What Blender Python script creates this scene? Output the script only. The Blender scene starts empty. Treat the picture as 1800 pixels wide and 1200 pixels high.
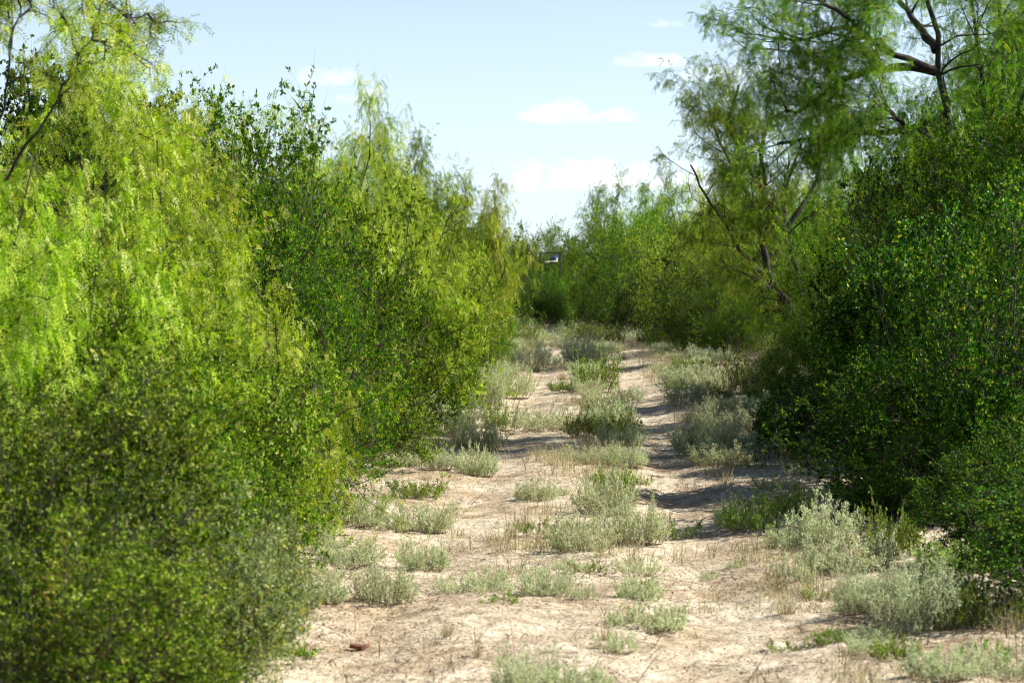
import bpy, math, random
import numpy as np
from mathutils import Vector
R = math.radians
rs = np.random.RandomState
random.seed(4)
scene = bpy.context.scene
COL = scene.collection

# ------------------------------------------------------------------ camera
F = 4250.0            # focal length in pixels of the 1800 px wide photograph
HOR = 500.0           # row of the horizon
EYE = 1.7
PITCH = math.atan((600 - HOR) / F)
cd = bpy.data.cameras.new("camera")
cam = bpy.data.objects.new("camera", cd)
COL.objects.link(cam)
cam.location = (0, 0, EYE)
cam.rotation_euler = (R(90) - PITCH, 0, 0)
cd.sensor_width = 36
cd.lens = 85
cd.clip_start = 0.1
cd.clip_end = 40000
cd.dof.use_dof = True
cd.dof.focus_distance = 27
cd.dof.aperture_fstop = 6.0
scene.camera = cam

# ------------------------------------------------------------------ light
SUN_EL, SUN_AZ = R(42), R(74)      # azimuth clockwise from the view direction (+Y)
w = bpy.data.worlds.new("World")
scene.world = w
w.use_nodes = True
nt = w.node_tree
bg = nt.nodes["Background"]
sky = nt.nodes.new("ShaderNodeTexSky")
sky.sky_type = 'NISHITA'
sky.sun_disc = False
sky.sun_elevation = SUN_EL
sky.sun_rotation = SUN_AZ
sky.altitude = 200
sky.air_density = 0.65
sky.dust_density = 0.55
sky.ozone_density = 1.6
bg.inputs[1].default_value = 0.078
mixs = nt.nodes.new("ShaderNodeMix")
mixs.data_type = 'RGBA'
tcs = nt.nodes.new("ShaderNodeTexCoord")
sep = nt.nodes.new("ShaderNodeSeparateXYZ")
mrs = nt.nodes.new("ShaderNodeMapRange")
mrs.interpolation_type = 'SMOOTHSTEP'
mrs.inputs[1].default_value = 0.0
mrs.inputs[2].default_value = 0.28
mrs.inputs[3].default_value = 0.62
mrs.inputs[4].default_value = 0.0
nt.links.new(tcs.outputs['Generated'], sep.inputs[0])
nt.links.new(sep.outputs[2], mrs.inputs[0])
nt.links.new(mrs.outputs[0], mixs.inputs[0])
mixs.inputs[7].default_value = (7.3, 8.6, 9.3, 1)      # pale haze painted into the low sky colour, fading out higher up
nt.links.new(sky.outputs[0], mixs.inputs[6])
nt.links.new(mixs.outputs[2], bg.inputs[0])
sl = bpy.data.lights.new("sun", 'SUN')
sl.energy = 5.0
sl.angle = R(0.5)
sl.color = (1.0, 0.95, 0.86)
sun = bpy.data.objects.new("sun", sl)
COL.objects.link(sun)
sdir = Vector((math.sin(SUN_AZ) * math.cos(SUN_EL), math.cos(SUN_AZ) * math.cos(SUN_EL), math.sin(SUN_EL)))
sun.rotation_euler = sdir.to_track_quat('Z', 'Y').to_euler()
vs = scene.view_settings
vs.view_transform = 'Standard'
vs.look = 'None'
vs.exposure = 0.92
vs.gamma = 1
cy = scene.cycles
cy.max_bounces = 5
cy.diffuse_bounces = 3
cy.glossy_bounces = 2
cy.transmission_bounces = 3
cy.transparent_max_bounces = 4
cy.volume_bounces = 5
cy.use_denoising = True
cy.pixel_filter_type = 'BLACKMAN_HARRIS'
cy.filter_width = 1.1
try:
    cy.caustics_reflective = False
    cy.caustics_refractive = False
except Exception:
    pass

# ------------------------------------------------------------------ picture -> place
CP, SP = math.cos(PITCH), math.sin(PITCH)
def at(px, py, Y):
    """world point seen at pixel px,py (1800x1200 photo) at depth Y"""
    u, v = (px - 900) / F, (600 - py) / F
    dx, dy, dz = u, CP + v * SP, -SP + v * CP
    k = Y / dy
    return np.array((dx * k, Y, EYE + dz * k))
def gdist(py):
    v = (600 - py) / F
    return EYE / (SP - v * CP) * (CP + v * SP)

# ------------------------------------------------------------------ noise
def vnoise(x, y, seed):
    xi, yi = np.floor(x).astype(np.int64), np.floor(y).astype(np.int64)
    fx, fy = x - xi, y - yi
    fx, fy = fx * fx * (3 - 2 * fx), fy * fy * (3 - 2 * fy)
    def h(a, b):
        n = (a * 374761393 + b * 668265263 + seed * 974634777) & 0xffffffff
        n = ((n ^ (n >> 13)) * 1274126177) & 0xffffffff
        return ((n ^ (n >> 16)) & 0xffff) / 65535.0
    return (h(xi, yi) * (1 - fx) + h(xi + 1, yi) * fx) * (1 - fy) + (h(xi, yi + 1) * (1 - fx) + h(xi + 1, yi + 1) * fx) * fy
def fbm(x, y, seed, o=4):
    s, a = 0, 0.5
    for i in range(o):
        s = s + a * vnoise(x * 2 ** i, y * 2 ** i, seed + i)
        a *= 0.5
    return s

def track_x(Y):                    # centre line of the two-rut track
    return np.interp(Y, [5, 12, 20, 35, 60, 90, 130, 3000], [-0.1, 0.15, 0.55, 1.05, 1.75, 2.3, 3.0, 60])
def ground_z(X, Y):
    X, Y = np.asarray(X, float), np.asarray(Y, float)
    d = X - track_x(Y)
    near = np.clip((160 - Y) / 60, 0, 1)
    rut = np.exp(-((np.abs(d) - 0.82) / 0.3) ** 2)
    z = -0.055 * rut + 0.05 * np.clip((np.abs(d) - 1.2) / 1.2, 0, 1)
    z = z + 0.10 * (fbm(X * 0.35, Y * 0.2, 3, 3) - 0.45)
    z = z + 0.045 * (fbm(X * 1.7, Y * 1.7, 7, 3) - 0.45)
    z = z + 0.050 * (fbm(X * 5, Y * 5, 11, 4) - 0.45) + 0.05 * np.maximum(fbm(X * 15, Y * 15, 19, 3) - 0.5, 0)
    return z * near

# ------------------------------------------------------------------ materials
def nodes(m):
    m.use_nodes = True
    n = m.node_tree
    n.nodes.clear()
    return n
def N(n, t, **kw):
    nd = n.nodes.new(t)
    for k, v in kw.items():
        setattr(nd, k, v)
    return nd
def ramp(n, stops):
    r = N(n, 'ShaderNodeValToRGB')
    e = r.color_ramp.elements
    while len(e) > 1:
        e.remove(e[-1])
    e[0].position = stops[0][0]
    e[0].color = (*stops[0][1], 1)
    for p, c in stops[1:]:
        x = e.new(p)
        x.color = (*c, 1)
    return r
def leaf_mat(name, stops, trans=0.38, tboost=(1.25, 1.25, 0.6), rough=0.45, spec=0.5, clump=0.35, cscale=3.0):
    m = bpy.data.materials.new(name)
    n = nodes(m)
    L = n.links.new
    out = N(n, 'ShaderNodeOutputMaterial')
    a = N(n, 'ShaderNodeAttribute', attribute_name='rnd')
    r = ramp(n, stops)
    L(a.outputs['Fac'], r.inputs[0])
    tc = N(n, 'ShaderNodeTexCoord')
    no = N(n, 'ShaderNodeTexNoise')
    no.inputs['Scale'].default_value = cscale
    L(tc.outputs['Object'], no.inputs['Vector'])
    oi = N(n, 'ShaderNodeObjectInfo')
    ad = N(n, 'ShaderNodeMath', operation='ADD')
    L(no.outputs[0], ad.inputs[0])
    mu = N(n, 'ShaderNodeMath', operation='MULTIPLY')
    L(oi.outputs['Random'], mu.inputs[0])
    mu.inputs[1].default_value = 0.3
    L(mu.outputs[0], ad.inputs[1])
    mr = N(n, 'ShaderNodeMapRange')
    mr.inputs[1].default_value = 0.4
    mr.inputs[2].default_value = 0.9
    mr.inputs[3].default_value = 1 - clump
    mr.inputs[4].default_value = 1 + clump
    L(ad.outputs[0], mr.inputs[0])
    hs = N(n, 'ShaderNodeHueSaturation')
    L(r.outputs[0], hs.inputs['Color'])
    L(mr.outputs[0], hs.inputs['Value'])
    hm = N(n, 'ShaderNodeMapRange')
    hm.inputs[3].default_value = 0.485
    hm.inputs[4].default_value = 0.515
    L(oi.outputs['Random'], hm.inputs[0])
    L(hm.outputs[0], hs.inputs['Hue'])
    p = N(n, 'ShaderNodeBsdfPrincipled')
    L(hs.outputs[0], p.inputs['Base Color'])
    p.inputs['Roughness'].default_value = rough
    p.inputs['Specular IOR Level'].default_value = spec
    tm = N(n, 'ShaderNodeMix', data_type='RGBA', blend_type='MULTIPLY')
    tm.inputs[0].default_value = 1
    L(hs.outputs[0], tm.inputs[6])
    tm.inputs[7].default_value = (*tboost, 1)
    t = N(n, 'ShaderNodeBsdfTranslucent')
    L(tm.outputs[2], t.inputs[0])
    mx = N(n, 'ShaderNodeMixShader')
    mx.inputs[0].default_value = trans
    L(p.outputs[0], mx.inputs[1])
    L(t.outputs[0], mx.inputs[2])
    L(mx.outputs[0], out.inputs[0])
    return m
def bark_mat(name, a, b, scale=14):
    m = bpy.data.materials.new(name)
    n = nodes(m)
    L = n.links.new
    out = N(n, 'ShaderNodeOutputMaterial')
    tc = N(n, 'ShaderNodeTexCoord')
    mp = N(n, 'ShaderNodeMapping')
    mp.inputs['Scale'].default_value = (1, 1, 0.3)
    L(tc.outputs['Object'], mp.inputs[0])
    no = N(n, 'ShaderNodeTexNoise')
    no.inputs['Scale'].default_value = scale
    no.inputs['Detail'].default_value = 6
    L(mp.outputs[0], no.inputs['Vector'])
    r = ramp(n, [(0.35, a), (0.65, b)])
    L(no.outputs[0], r.inputs[0])
    p = N(n, 'ShaderNodeBsdfPrincipled')
    p.inputs['Roughness'].default_value = 0.85
    L(r.outputs[0], p.inputs['Base Color'])
    bp = N(n, 'ShaderNodeBump')
    bp.inputs['Strength'].default_value = 0.7
    bp.inputs['Distance'].default_value = 0.02
    L(no.outputs[0], bp.inputs['Height'])
    L(bp.outputs[0], p.inputs['Normal'])
    L(p.outputs[0], out.inputs[0])
    return m
def plain_mat(name, c, rough=0.6, metal=0.0):
    m = bpy.data.materials.new(name)
    n = nodes(m)
    L = n.links.new
    out = N(n, 'ShaderNodeOutputMaterial')
    no = N(n, 'ShaderNodeTexNoise')
    no.inputs['Scale'].default_value = 25
    r = ramp(n, [(0.3, tuple(x * 0.75 for x in c)), (0.7, tuple(min(1, x * 1.15) for x in c))])
    L(no.outputs[0], r.inputs[0])
    p = N(n, 'ShaderNodeBsdfPrincipled')
    p.inputs['Roughness'].default_value = rough
    p.inputs['Metallic'].default_value = metal
    L(r.outputs[0], p.inputs['Base Color'])
    L(p.outputs[0], out.inputs[0])
    return m

M = {}  # scrub leaf ramps run wide so leaf colour itself adds light-and-shade contrast
M['mesq'] = leaf_mat('mesquite_leaf', [(0, (0.06, 0.15, 0.002)), (0.3, (0.23, 0.38, 0.006)), (0.7, (0.46, 0.58, 0.04)), (0.9, (0.72, 0.76, 0.30)), (1, (0.58, 0.54, 0.08))], 0.4, (1.1, 1.15, 0.35), clump=0.45, cscale=2.0, spec=0.12)
M['mesq2'] = leaf_mat('mesquite_leaf_deep', [(0, (0.02, 0.08, 0.002)), (0.5, (0.11, 0.25, 0.006)), (0.85, (0.32, 0.46, 0.05)), (1, (0.40, 0.40, 0.06))], 0.4, (1.1, 1.2, 0.4), spec=0.1, clump=0.45)
M['green'] = leaf_mat('thornscrub_leaf', [(0, (0.010, 0.06, 0.001)), (0.4, (0.05, 0.16, 0.002)), (0.78, (0.16, 0.34, 0.003)), (0.93, (0.42, 0.52, 0.05)), (1, (0.42, 0.36, 0.03))], 0.35, (1.15, 1.25, 0.3), rough=0.55, spec=0.1, clump=0.55, cscale=2.2)
M['olive'] = leaf_mat('blackbrush_leaf', [(0, (0.010, 0.05, 0.001)), (0.35, (0.05, 0.13, 0.002)), (0.66, (0.18, 0.30, 0.005)), (0.84, (0.44, 0.54, 0.07)), (0.96, (0.66, 0.66, 0.28)), (1, (0.56, 0.56, 0.14))], 0.3, (1.2, 1.25, 0.3), rough=0.55, spec=0.08, clump=0.55, cscale=2.2)  # pale stops near the top paint glints onto random leaves
M['dark'] = leaf_mat('shade_darkened_leaf', [(0, (0.005, 0.03, 0.001)), (0.5, (0.022, 0.085, 0.001)), (0.8, (0.10, 0.24, 0.003)), (0.94, (0.34, 0.46, 0.05)), (1, (0.40, 0.36, 0.03))], 0.24, (1.15, 1.25, 0.3), rough=0.5, spec=0.15, clump=0.55, cscale=2.2)  # dark foliage, its colour lowered further to deepen the shadows
M['sage'] = leaf_mat('sage_leaf', [(0, (0.38, 0.46, 0.24)), (0.5, (0.56, 0.63, 0.38)), (0.85, (0.72, 0.75, 0.52)), (1, (0.70, 0.62, 0.34))], 0.38, (1.0, 1.05, 0.85), rough=0.75, spec=0.2, clump=0.15, cscale=7)
M['pale'] = leaf_mat('grey_shrub_leaf', [(0, (0.10, 0.15, 0.04)), (0.4, (0.24, 0.31, 0.11)), (0.8, (0.45, 0.50, 0.24)), (0.96, (0.62, 0.63, 0.38)), (1, (0.70, 0.52, 0.03))], 0.3, (1.1, 1.15, 0.6), rough=0.55, spec=0.3)
M['yellow'] = leaf_mat('yellowing_leaf', [(0, (0.14, 0.18, 0.01)), (0.5, (0.34, 0.34, 0.02)), (0.8, (0.62, 0.50, 0.02)), (1, (0.75, 0.50, 0.03))], 0.4, (1.1, 1.1, 0.5))
M['forb'] = leaf_mat('forb_leaf', [(0, (0.10, 0.19, 0.03)), (0.6, (0.22, 0.34, 0.06)), (0.92, (0.36, 0.44, 0.12)), (1, (0.46, 0.28, 0.08))], 0.35, rough=0.6, spec=0.2)
M['dry'] = leaf_mat('dry_grass_blade', [(0, (0.36, 0.32, 0.17)), (0.6, (0.50, 0.44, 0.26)), (0.9, (0.42, 0.42, 0.22)), (1, (0.52, 0.33, 0.17))], 0.25, (1, 1, 0.8), rough=0.7, spec=0.2)
M['bark'] = bark_mat('mesquite_bark', (0.008, 0.006, 0.005), (0.05, 0.038, 0.03), 22)
M['bark2'] = bark_mat('grey_bark', (0.035, 0.028, 0.02), (0.13, 0.105, 0.075), 9)
M['stem'] = bark_mat('weed_stem', (0.17, 0.13, 0.08), (0.34, 0.28, 0.18), 20)
M['litter'] = leaf_mat('litter', [(0, (0.12, 0.08, 0.055)), (0.6, (0.27, 0.19, 0.13)), (1, (0.46, 0.37, 0.26))], 0.05, (1, 1, 1), rough=0.9, spec=0.1)
M['black'] = plain_mat('black_steel', (0.02, 0.02, 0.022), 0.5, 0.4)
M['panel'] = plain_mat('panel_glass', (0.05, 0.055, 0.14), 0.3)
M['white'] = plain_mat('white_enamel', (0.75, 0.74, 0.7), 0.5)

def ground_mat():
    m = bpy.data.materials.new('sandy_soil')
    n = nodes(m)
    L = n.links.new
    out = N(n, 'ShaderNodeOutputMaterial')
    geo = N(n, 'ShaderNodeNewGeometry')
    def noise(sc, det=5, rough=0.6):
        o = N(n, 'ShaderNodeTexNoise')
        o.inputs['Scale'].default_value = sc
        o.inputs['Detail'].default_value = det
        o.inputs['Roughness'].default_value = rough
        L(geo.outputs['Position'], o.inputs['Vector'])
        return o
    a, b, c = noise(0.9), noise(6, 6, 0.65), noise(45, 4, 0.7)
    r1 = ramp(n, [(0.3, (0.34, 0.275, 0.175)), (0.45, (0.56, 0.475, 0.34)), (0.62, (0.72, 0.63, 0.475))])
    L(b.outputs[0], r1.inputs[0])
    r2 = ramp(n, [(0.38, (0.66, 0.58, 0.50)), (0.56, (1, 1, 1))])
    L(a.outputs[0], r2.inputs[0])
    mx = N(n, 'ShaderNodeMix', data_type='RGBA', blend_type='MULTIPLY')
    mx.inputs[0].default_value = 0.8
    L(r1.outputs[0], mx.inputs[6])
    L(r2.outputs[0], mx.inputs[7])
    r3 = ramp(n, [(0.40, (0.34, 0.27, 0.22)), (0.48, (1, 1, 1)), (0.7, (1.0, 1.0, 1.0))])
    L(c.outputs[0], r3.inputs[0])
    m2 = N(n, 'ShaderNodeMix', data_type='RGBA', blend_type='MULTIPLY')
    m2.inputs[0].default_value = 0.8
    L(mx.outputs[2], m2.inputs[6])
    L(r3.outputs[0], m2.inputs[7])
    p = N(n, 'ShaderNodeBsdfPrincipled')
    p.inputs['Roughness'].default_value = 0.95
    p.inputs['Specular IOR Level'].default_value = 0.15
    L(m2.outputs[2], p.inputs['Base Color'])
    b1 = N(n, 'ShaderNodeBump')
    b1.inputs['Strength'].default_value = 0.9
    b1.inputs['Distance'].default_value = 0.05
    L(b.outputs[0], b1.inputs['Height'])
    b2 = N(n, 'ShaderNodeBump')
    b2.inputs['Strength'].default_value = 0.8
    b2.inputs['Distance'].default_value = 0.015
    L(c.outputs[0], b2.inputs['Height'])
    L(b1.outputs[0], b2.inputs['Normal'])
    L(b2.outputs[0], p.inputs['Normal'])
    L(p.outputs[0], out.inputs[0])
    return m

# ------------------------------------------------------------------ mesh building
def mesh_from(name, verts, loops, starts, totals, mat, rnd=None, smooth=False):
    me = bpy.data.meshes.new(name)
    me.vertices.add(len(verts))
    me.vertices.foreach_set('co', np.ascontiguousarray(verts, np.float32).ravel())
    me.loops.add(len(loops))
    me.loops.foreach_set('vertex_index', loops.astype(np.int32))
    me.polygons.add(len(starts))
    me.polygons.foreach_set('loop_start', starts.astype(np.int32))
    me.polygons.foreach_set('loop_total', totals.astype(np.int32))
    if smooth:
        me.polygons.foreach_set('use_smooth', np.ones(len(starts), bool))
    if rnd is not None:
        at_ = me.attributes.new('rnd', 'FLOAT', 'FACE')
        at_.data.foreach_set('value', rnd.astype(np.float32))
    me.update(calc_edges=True)
    me.materials.append(mat)
    return me
def quads_mesh(name, V, Q, mat, rnd=None, smooth=False):
    k = Q.shape[1]
    nq = len(Q)
    return mesh_from(name, V, Q.ravel(), np.arange(nq) * k, np.full(nq, k), mat, rnd, smooth)
def unit(v):
    return v / (np.linalg.norm(v, axis=-1, keepdims=True) + 1e-9)

def tubes(P, Rr, sides):
    """P (B,K,3), R (B,K) -> verts, quads"""
    B, K, _ = P.shape
    T = unit(np.gradient(P, axis=1))
    ref = np.where(np.abs(T[:, :1, 2:3]) > 0.9, np.array([[[1., 0, 0]]]), np.array([[[0, 0, 1.]]]))
    U = unit(np.cross(T, np.broadcast_to(ref, T.shape)))
    W = np.cross(T, U)
    a = np.arange(sides) * 2 * math.pi / sides
    V = P[:, :, None] + Rr[:, :, None, None] * (np.cos(a)[None, None, :, None] * U[:, :, None] + np.sin(a)[None, None, :, None] * W[:, :, None])
    V = V.reshape(-1, 3)
    b = (np.arange(B) * K * sides)[:, None, None]
    k = (np.arange(K - 1) * sides)[None, :, None]
    s = np.arange(sides)[None, None, :]
    s2 = (s + 1) % sides
    Q = np.stack([b + k + s, b + k + s2, b + k + sides + s2, b + k + sides + s], -1).reshape(-1, 4)
    return V, Q
def join(parts):
    Vs, Qs, o = [], [], 0
    for V, Q in parts:
        Vs.append(V)
        Qs.append(Q + o)
        o += len(V)
    return np.concatenate(Vs), np.concatenate(Qs)

def resample(pts, K):
    pts = np.asarray(pts, float)
    d = np.r_[0, np.cumsum(np.linalg.norm(np.diff(pts, axis=0), axis=1))]
    t = np.linspace(0, d[-1], K)
    return np.stack([np.interp(t, d, pts[:, i]) for i in range(3)], 1)

def branch(rng, P, Rr, n, tmin, L, ang, K=6, wob=0.15, trop=(0, 0, 0), rratio=0.6, rmin=0.002, tip=0.3, fall=0.5, outward=0.0, tmax=1.0):
    """n children per parent on each polyline"""
    B, KK, _ = P.shape
    pi = np.repeat(np.arange(B), n)
    C = len(pi)
    t = tmin + (tmax - tmin) * rng.rand(C)
    f = t * (KK - 1)
    i0 = np.minimum(f.astype(int), KK - 2)
    fr = (f - i0)[:, None]
    base = P[pi, i0] * (1 - fr) + P[pi, i0 + 1] * fr
    tan = unit(P[pi, i0 + 1] - P[pi, i0])
    perp = unit(np.cross(tan, rng.normal(size=(C, 3))))
    if outward:
        o = base - P[:, 0].mean(0)
        o[:, 2] *= 0.3
        perp = unit(perp + outward * unit(o))
    a = np.radians(rng.uniform(ang[0], ang[1], C))[:, None]
    d = unit(tan * np.cos(a) + perp * np.sin(a))
    ln = L * rng.uniform(0.55, 1.3, C) * (1 - fall * t)
    r0 = np.maximum((Rr[pi, i0] * (1 - fr[:, 0]) + Rr[pi, i0 + 1] * fr[:, 0]) * rratio, rmin)
    out = np.empty((C, K, 3))
    out[:, 0] = base
    tr = np.array(trop, float)
    for k in range(1, K):
        d = unit(d + rng.normal(size=(C, 3)) * wob + tr / K)
        out[:, k] = out[:, k - 1] + d * (ln / (K - 1))[:, None]
    # keep everything above ground
    out[:, :, 2] = np.where(out[:, :, 2] < 0.03, 0.03 + rng.rand(C, 1) * 0.05, out[:, :, 2])
    rad = r0[:, None] * np.linspace(1, tip, K)[None]
    return out, rad

def along(rng, P, n, tmin=0.1, tmax=1.0):
    B, K, _ = P.shape
    pi = np.repeat(np.arange(B), n)
    C = len(pi)
    f = (tmin + (tmax - tmin) * rng.rand(C)) * (K - 1)
    i0 = np.minimum(f.astype(int), K - 2)
    fr = (f - i0)[:, None]
    return P[pi, i0] * (1 - fr) + P[pi, i0 + 1] * fr, unit(P[pi, i0 + 1] - P[pi, i0])

def nodes_along(rng, P, n, per, tmin=0.1, tmax=1.0, jit=0.006):
    """leaves in clusters of `per` at nodes of the twig; returns position, direction, shared tone"""
    k = max(1, int(round(n / per)))
    p, t = along(rng, P, k, tmin, tmax)
    tone = rng.rand(len(p))
    p, t, tone = np.repeat(p, per, 0), np.repeat(t, per, 0), np.repeat(tone, per)
    return p + rng.normal(size=p.shape) * jit, t, tone
def tone_mix(rng, V, Q, r, tone, rep_=1):
    tone = np.repeat(tone, rep_)
    return V, Q, np.clip(0.5 + (0.55 * (tone - 0.5) + 0.62 * (r - 0.5)) * 1.15, 0, 1)
def oval_leaves(rng, pos, tan, size, aspect=0.5, bias=(0, 0, 0.2), spread=1.0):
    C = len(pos)
    d = unit(tan * 0.5 + rng.normal(size=(C, 3)) * spread * 0.7 + np.array(bias))
    s = unit(np.cross(d, rng.normal(size=(C, 3))))
    ln = (size * rng.uniform(0.6, 1.3, C))[:, None]
    nrm = np.cross(d, s)
    w_ = ln * aspect * 0.5
    fold = nrm * ln * 0.12
    V = np.stack([pos, pos + d * ln * 0.45 + s * w_ + fold, pos + d * ln, pos + d * ln * 0.45 - s * w_ + fold], 1).reshape(-1, 3)
    Q = np.arange(C * 4).reshape(-1, 4)
    return V, Q, rng.rand(C)

def feather_leaves(rng, pos, tan, size, pairs=6, droop=0.9, lw=0.26, ll=0.32, spread=0.5):
    """bipinnate leaf: hanging pinna with narrow leaflets"""
    C = len(pos)
    d = unit(tan * 0.35 + rng.normal(size=(C, 3)) * spread + np.array((0, 0, -droop)))
    s = unit(np.cross(d, rng.normal(size=(C, 3))))
    ln = (size * rng.uniform(0.6, 1.25, C))[:, None, None]
    t = np.linspace(0.15, 1.0, pairs)[None, :, None]
    curve = np.array((0, 0, -1.0))[None, None] * (t ** 2) * ln * 0.25
    c0 = pos[:, None] + d[:, None] * t * ln + curve             # (C,pairs,3)
    r_ = rng.rand(C)
    Vs = []
    for sg in (1, -1):
        ld = unit(d[:, None] * 0.75 + sg * s[:, None] * 0.8 + rng.normal(size=(C, pairs, 3)) * 0.15)
        tipp = c0 + ld * ln * ll
        wv = unit(np.cross(ld, np.cross(d, s)[:, None] + rng.normal(size=(C, pairs, 3)) * 0.3)) * ln * ll * lw * 0.5
        mid = c0 + ld * ln * ll * 0.5
        Vs.append(np.stack([c0, mid + wv, tipp, mid - wv], 2))
    V = np.stack(Vs, 2).reshape(-1, 3)
    Q = np.arange(len(V)).reshape(-1, 4)
    return V, Q, np.repeat(r_, pairs * 2)

def blade_leaves(rng, pos, d, ln, wd, bend=0.3):
    """grass blades, two segments"""
    C = len(pos)
    s = unit(np.cross(d, np.tile((0, 0, 1.0), (C, 1)) + rng.normal(size=(C, 3)) * 0.2)) * wd
    ln = ln[:, None]
    mid = pos + d * ln * 0.55
    d2 = unit(d + np.array((0, 0, -1.0)) * bend + rng.normal(size=(C, 3)) * 0.1)
    tip = mid + d2 * ln * 0.5
    V = np.stack([pos - s, pos + s, mid + s * 0.7, mid - s * 0.7, mid - s * 0.7, mid + s * 0.7, tip + s * 0.1, tip - s * 0.1], 1).reshape(-1, 3)
    Q = np.arange(len(V)).reshape(-1, 4)
    return V, Q, np.repeat(rng.rand(C), 2)

def leafmesh(name, sets, mat):
    V, Q = join([(a, b) for a, b, _ in sets])
    return quads_mesh(name, V, Q, mat, np.concatenate([c for _, _, c in sets]))

PROTO = {}
def proto(key, wood, leaf, names, H=None, W=None):
    """wood/leaf meshes; size measured from the leaves"""
    co = np.empty(len(leaf.vertices) * 3, np.float32)
    leaf.vertices.foreach_get('co', co)
    co = co.reshape(-1, 3)
    h = H or float(np.percentile(co[:, 2], 99.5))
    rad = W or float(np.percentile(np.hypot(co[:, 0], co[:, 1]), 95)) * 2
    PROTO[key] = (wood, leaf, names, h, rad)

# ---- shrub: many stems fanning from the ground, foliage down to the ground
def dome(P, H, Wd, seed, wisp=None):
    """press a bundle of branches into an uneven rounded crown"""
    c = np.array((0, 0, 0.30 * H))
    v = P - c
    rad = np.array((Wd, Wd, 0.70 * H))
    q = v / rad
    r = np.linalg.norm(q, axis=-1)
    u = q / (r[..., None] + 1e-6)
    lump = 0.58 + 0.80 * vnoise(u[..., 0] * 2.3 + u[..., 2] * 1.1 + 7, u[..., 1] * 2.3 + u[..., 2] * 1.9 + 7, seed)
    lim = 0.72 * lump
    rn = np.where(r > lim, lim + 0.34 * np.tanh((r - lim) / 0.34), r)
    out = c + u * rn[..., None] * rad
    out[..., 2] = np.maximum(out[..., 2], np.minimum(P[..., 2], 0.05))
    return out
def shrub(key, seed, mat, H=2.4, spread=1.0, nst=16, n1=10, n2=7, nleaf=22, size=0.020, aspect=0.5, wood='bark2', up=0.25, feather=False, droop=0.5, low=60, K0=9, gap=0.0, names=('stem', 'foliage'), wob=0.12, Wd=None, wisps=0.06, fine=0.36, spread_l=0.5):
    rng = rs(seed)
    Wd = Wd or H * 0.62
    az = rng.rand(nst) * 6.283
    til = np.radians(rng.uniform(4, low, nst))
    P0 = np.empty((nst, K0, 3))
    P0[:, 0] = np.stack([np.cos(az) * 0.12, np.sin(az) * 0.12, np.zeros(nst)], 1) * rng.rand(nst, 1) * spread
    d = np.stack([np.cos(az) * np.sin(til), np.sin(az) * np.sin(til), np.cos(til)], 1)
    ln = H * rng.uniform(0.7, 1.05, nst) * (0.75 + 0.35 * np.cos(til)) * np.where(til > 0.7, spread, 1)
    for k in range(1, K0):
        d = unit(d + rng.normal(size=d.shape) * wob + np.array((0, 0, up)) / K0 * 2)
        P0[:, k] = P0[:, k - 1] + d * (ln / (K0 - 1))[:, None]
    P0 = dome(P0, H, Wd, seed)
    R0 = (0.013 * H / 2.4) * rng.uniform(0.7, 1.4, (nst, 1)) * np.linspace(1, 0.25, K0)[None]
    P1, R1 = branch(rng, P0, R0, n1, 0.08, H * 0.42, (25, 75), K=6, wob=0.16, trop=(0, 0, 0.25), rratio=0.55, rmin=0.003, fall=0.45, outward=0.4)
    if gap:
        keep = vnoise(P1[:, -1, 0] * 2.2 + seed, P1[:, -1, 2] * 2.2 + P1[:, -1, 1] * 2, seed) > gap
        P1, R1 = P1[keep], R1[keep]
    keepw = rng.rand(len(P1)) < wisps
    P1 = np.where(keepw[:, None, None], P1, dome(P1, H, Wd, seed))
    P2, R2 = branch(rng, P1, R1, n2, 0.1, H * 0.15, (25, 80), K=4, wob=0.2, trop=(0, 0, 0.1 if not feather else -0.05), rratio=0.5, rmin=0.0014, fall=0.3)
    q = P2[:, 2]
    kp = vnoise(q[:, 0] * 5.5 + q[:, 1] * 1.3 + 50, q[:, 2] * 5.5 + q[:, 1] * 4.0 + 50, seed + 9) > fine
    bareP, bareR = P2[~kp][::3], R2[~kp][::3]
    P2, R2 = P2[kp], R2[kp]
    wv = join([tubes(P0, R0, 6), tubes(P1, R1, 4), tubes(P2, R2, 3), tubes(bareP, bareR, 3)])
    wm = quads_mesh(key + '_wood', wv[0], wv[1], M[wood], smooth=True)
    sets = []
    p, t = along(rng, P2, nleaf, 0.0)
    if feather:
        sets.append(feather_leaves(rng, p, t, size, droop=droop, spread=spread_l))
        p, t = along(rng, P1[rng.rand(len(P1)) < 0.6], max(2, nleaf), 0.5)
        sets.append(feather_leaves(rng, p, t, size, droop=droop, spread=spread_l))
    else:
        p, t, tn = nodes_along(rng, P2, nleaf, 5, 0.05, 1.0, size * 0.12)
        sets.append(tone_mix(rng, *oval_leaves(rng, p, t, size, aspect, spread=1.3), tn))
        p, t, tn = nodes_along(rng, P1[rng.rand(len(P1)) < 0.5], nleaf, 5, 0.4, 1.0, size * 0.12)
        sets.append(tone_mix(rng, *oval_leaves(rng, p, t, size, aspect, spread=1.3), tn))
    lm = leafmesh(key + '_leaf', sets, M[mat])
    proto(key, wm, lm, names)

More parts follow.
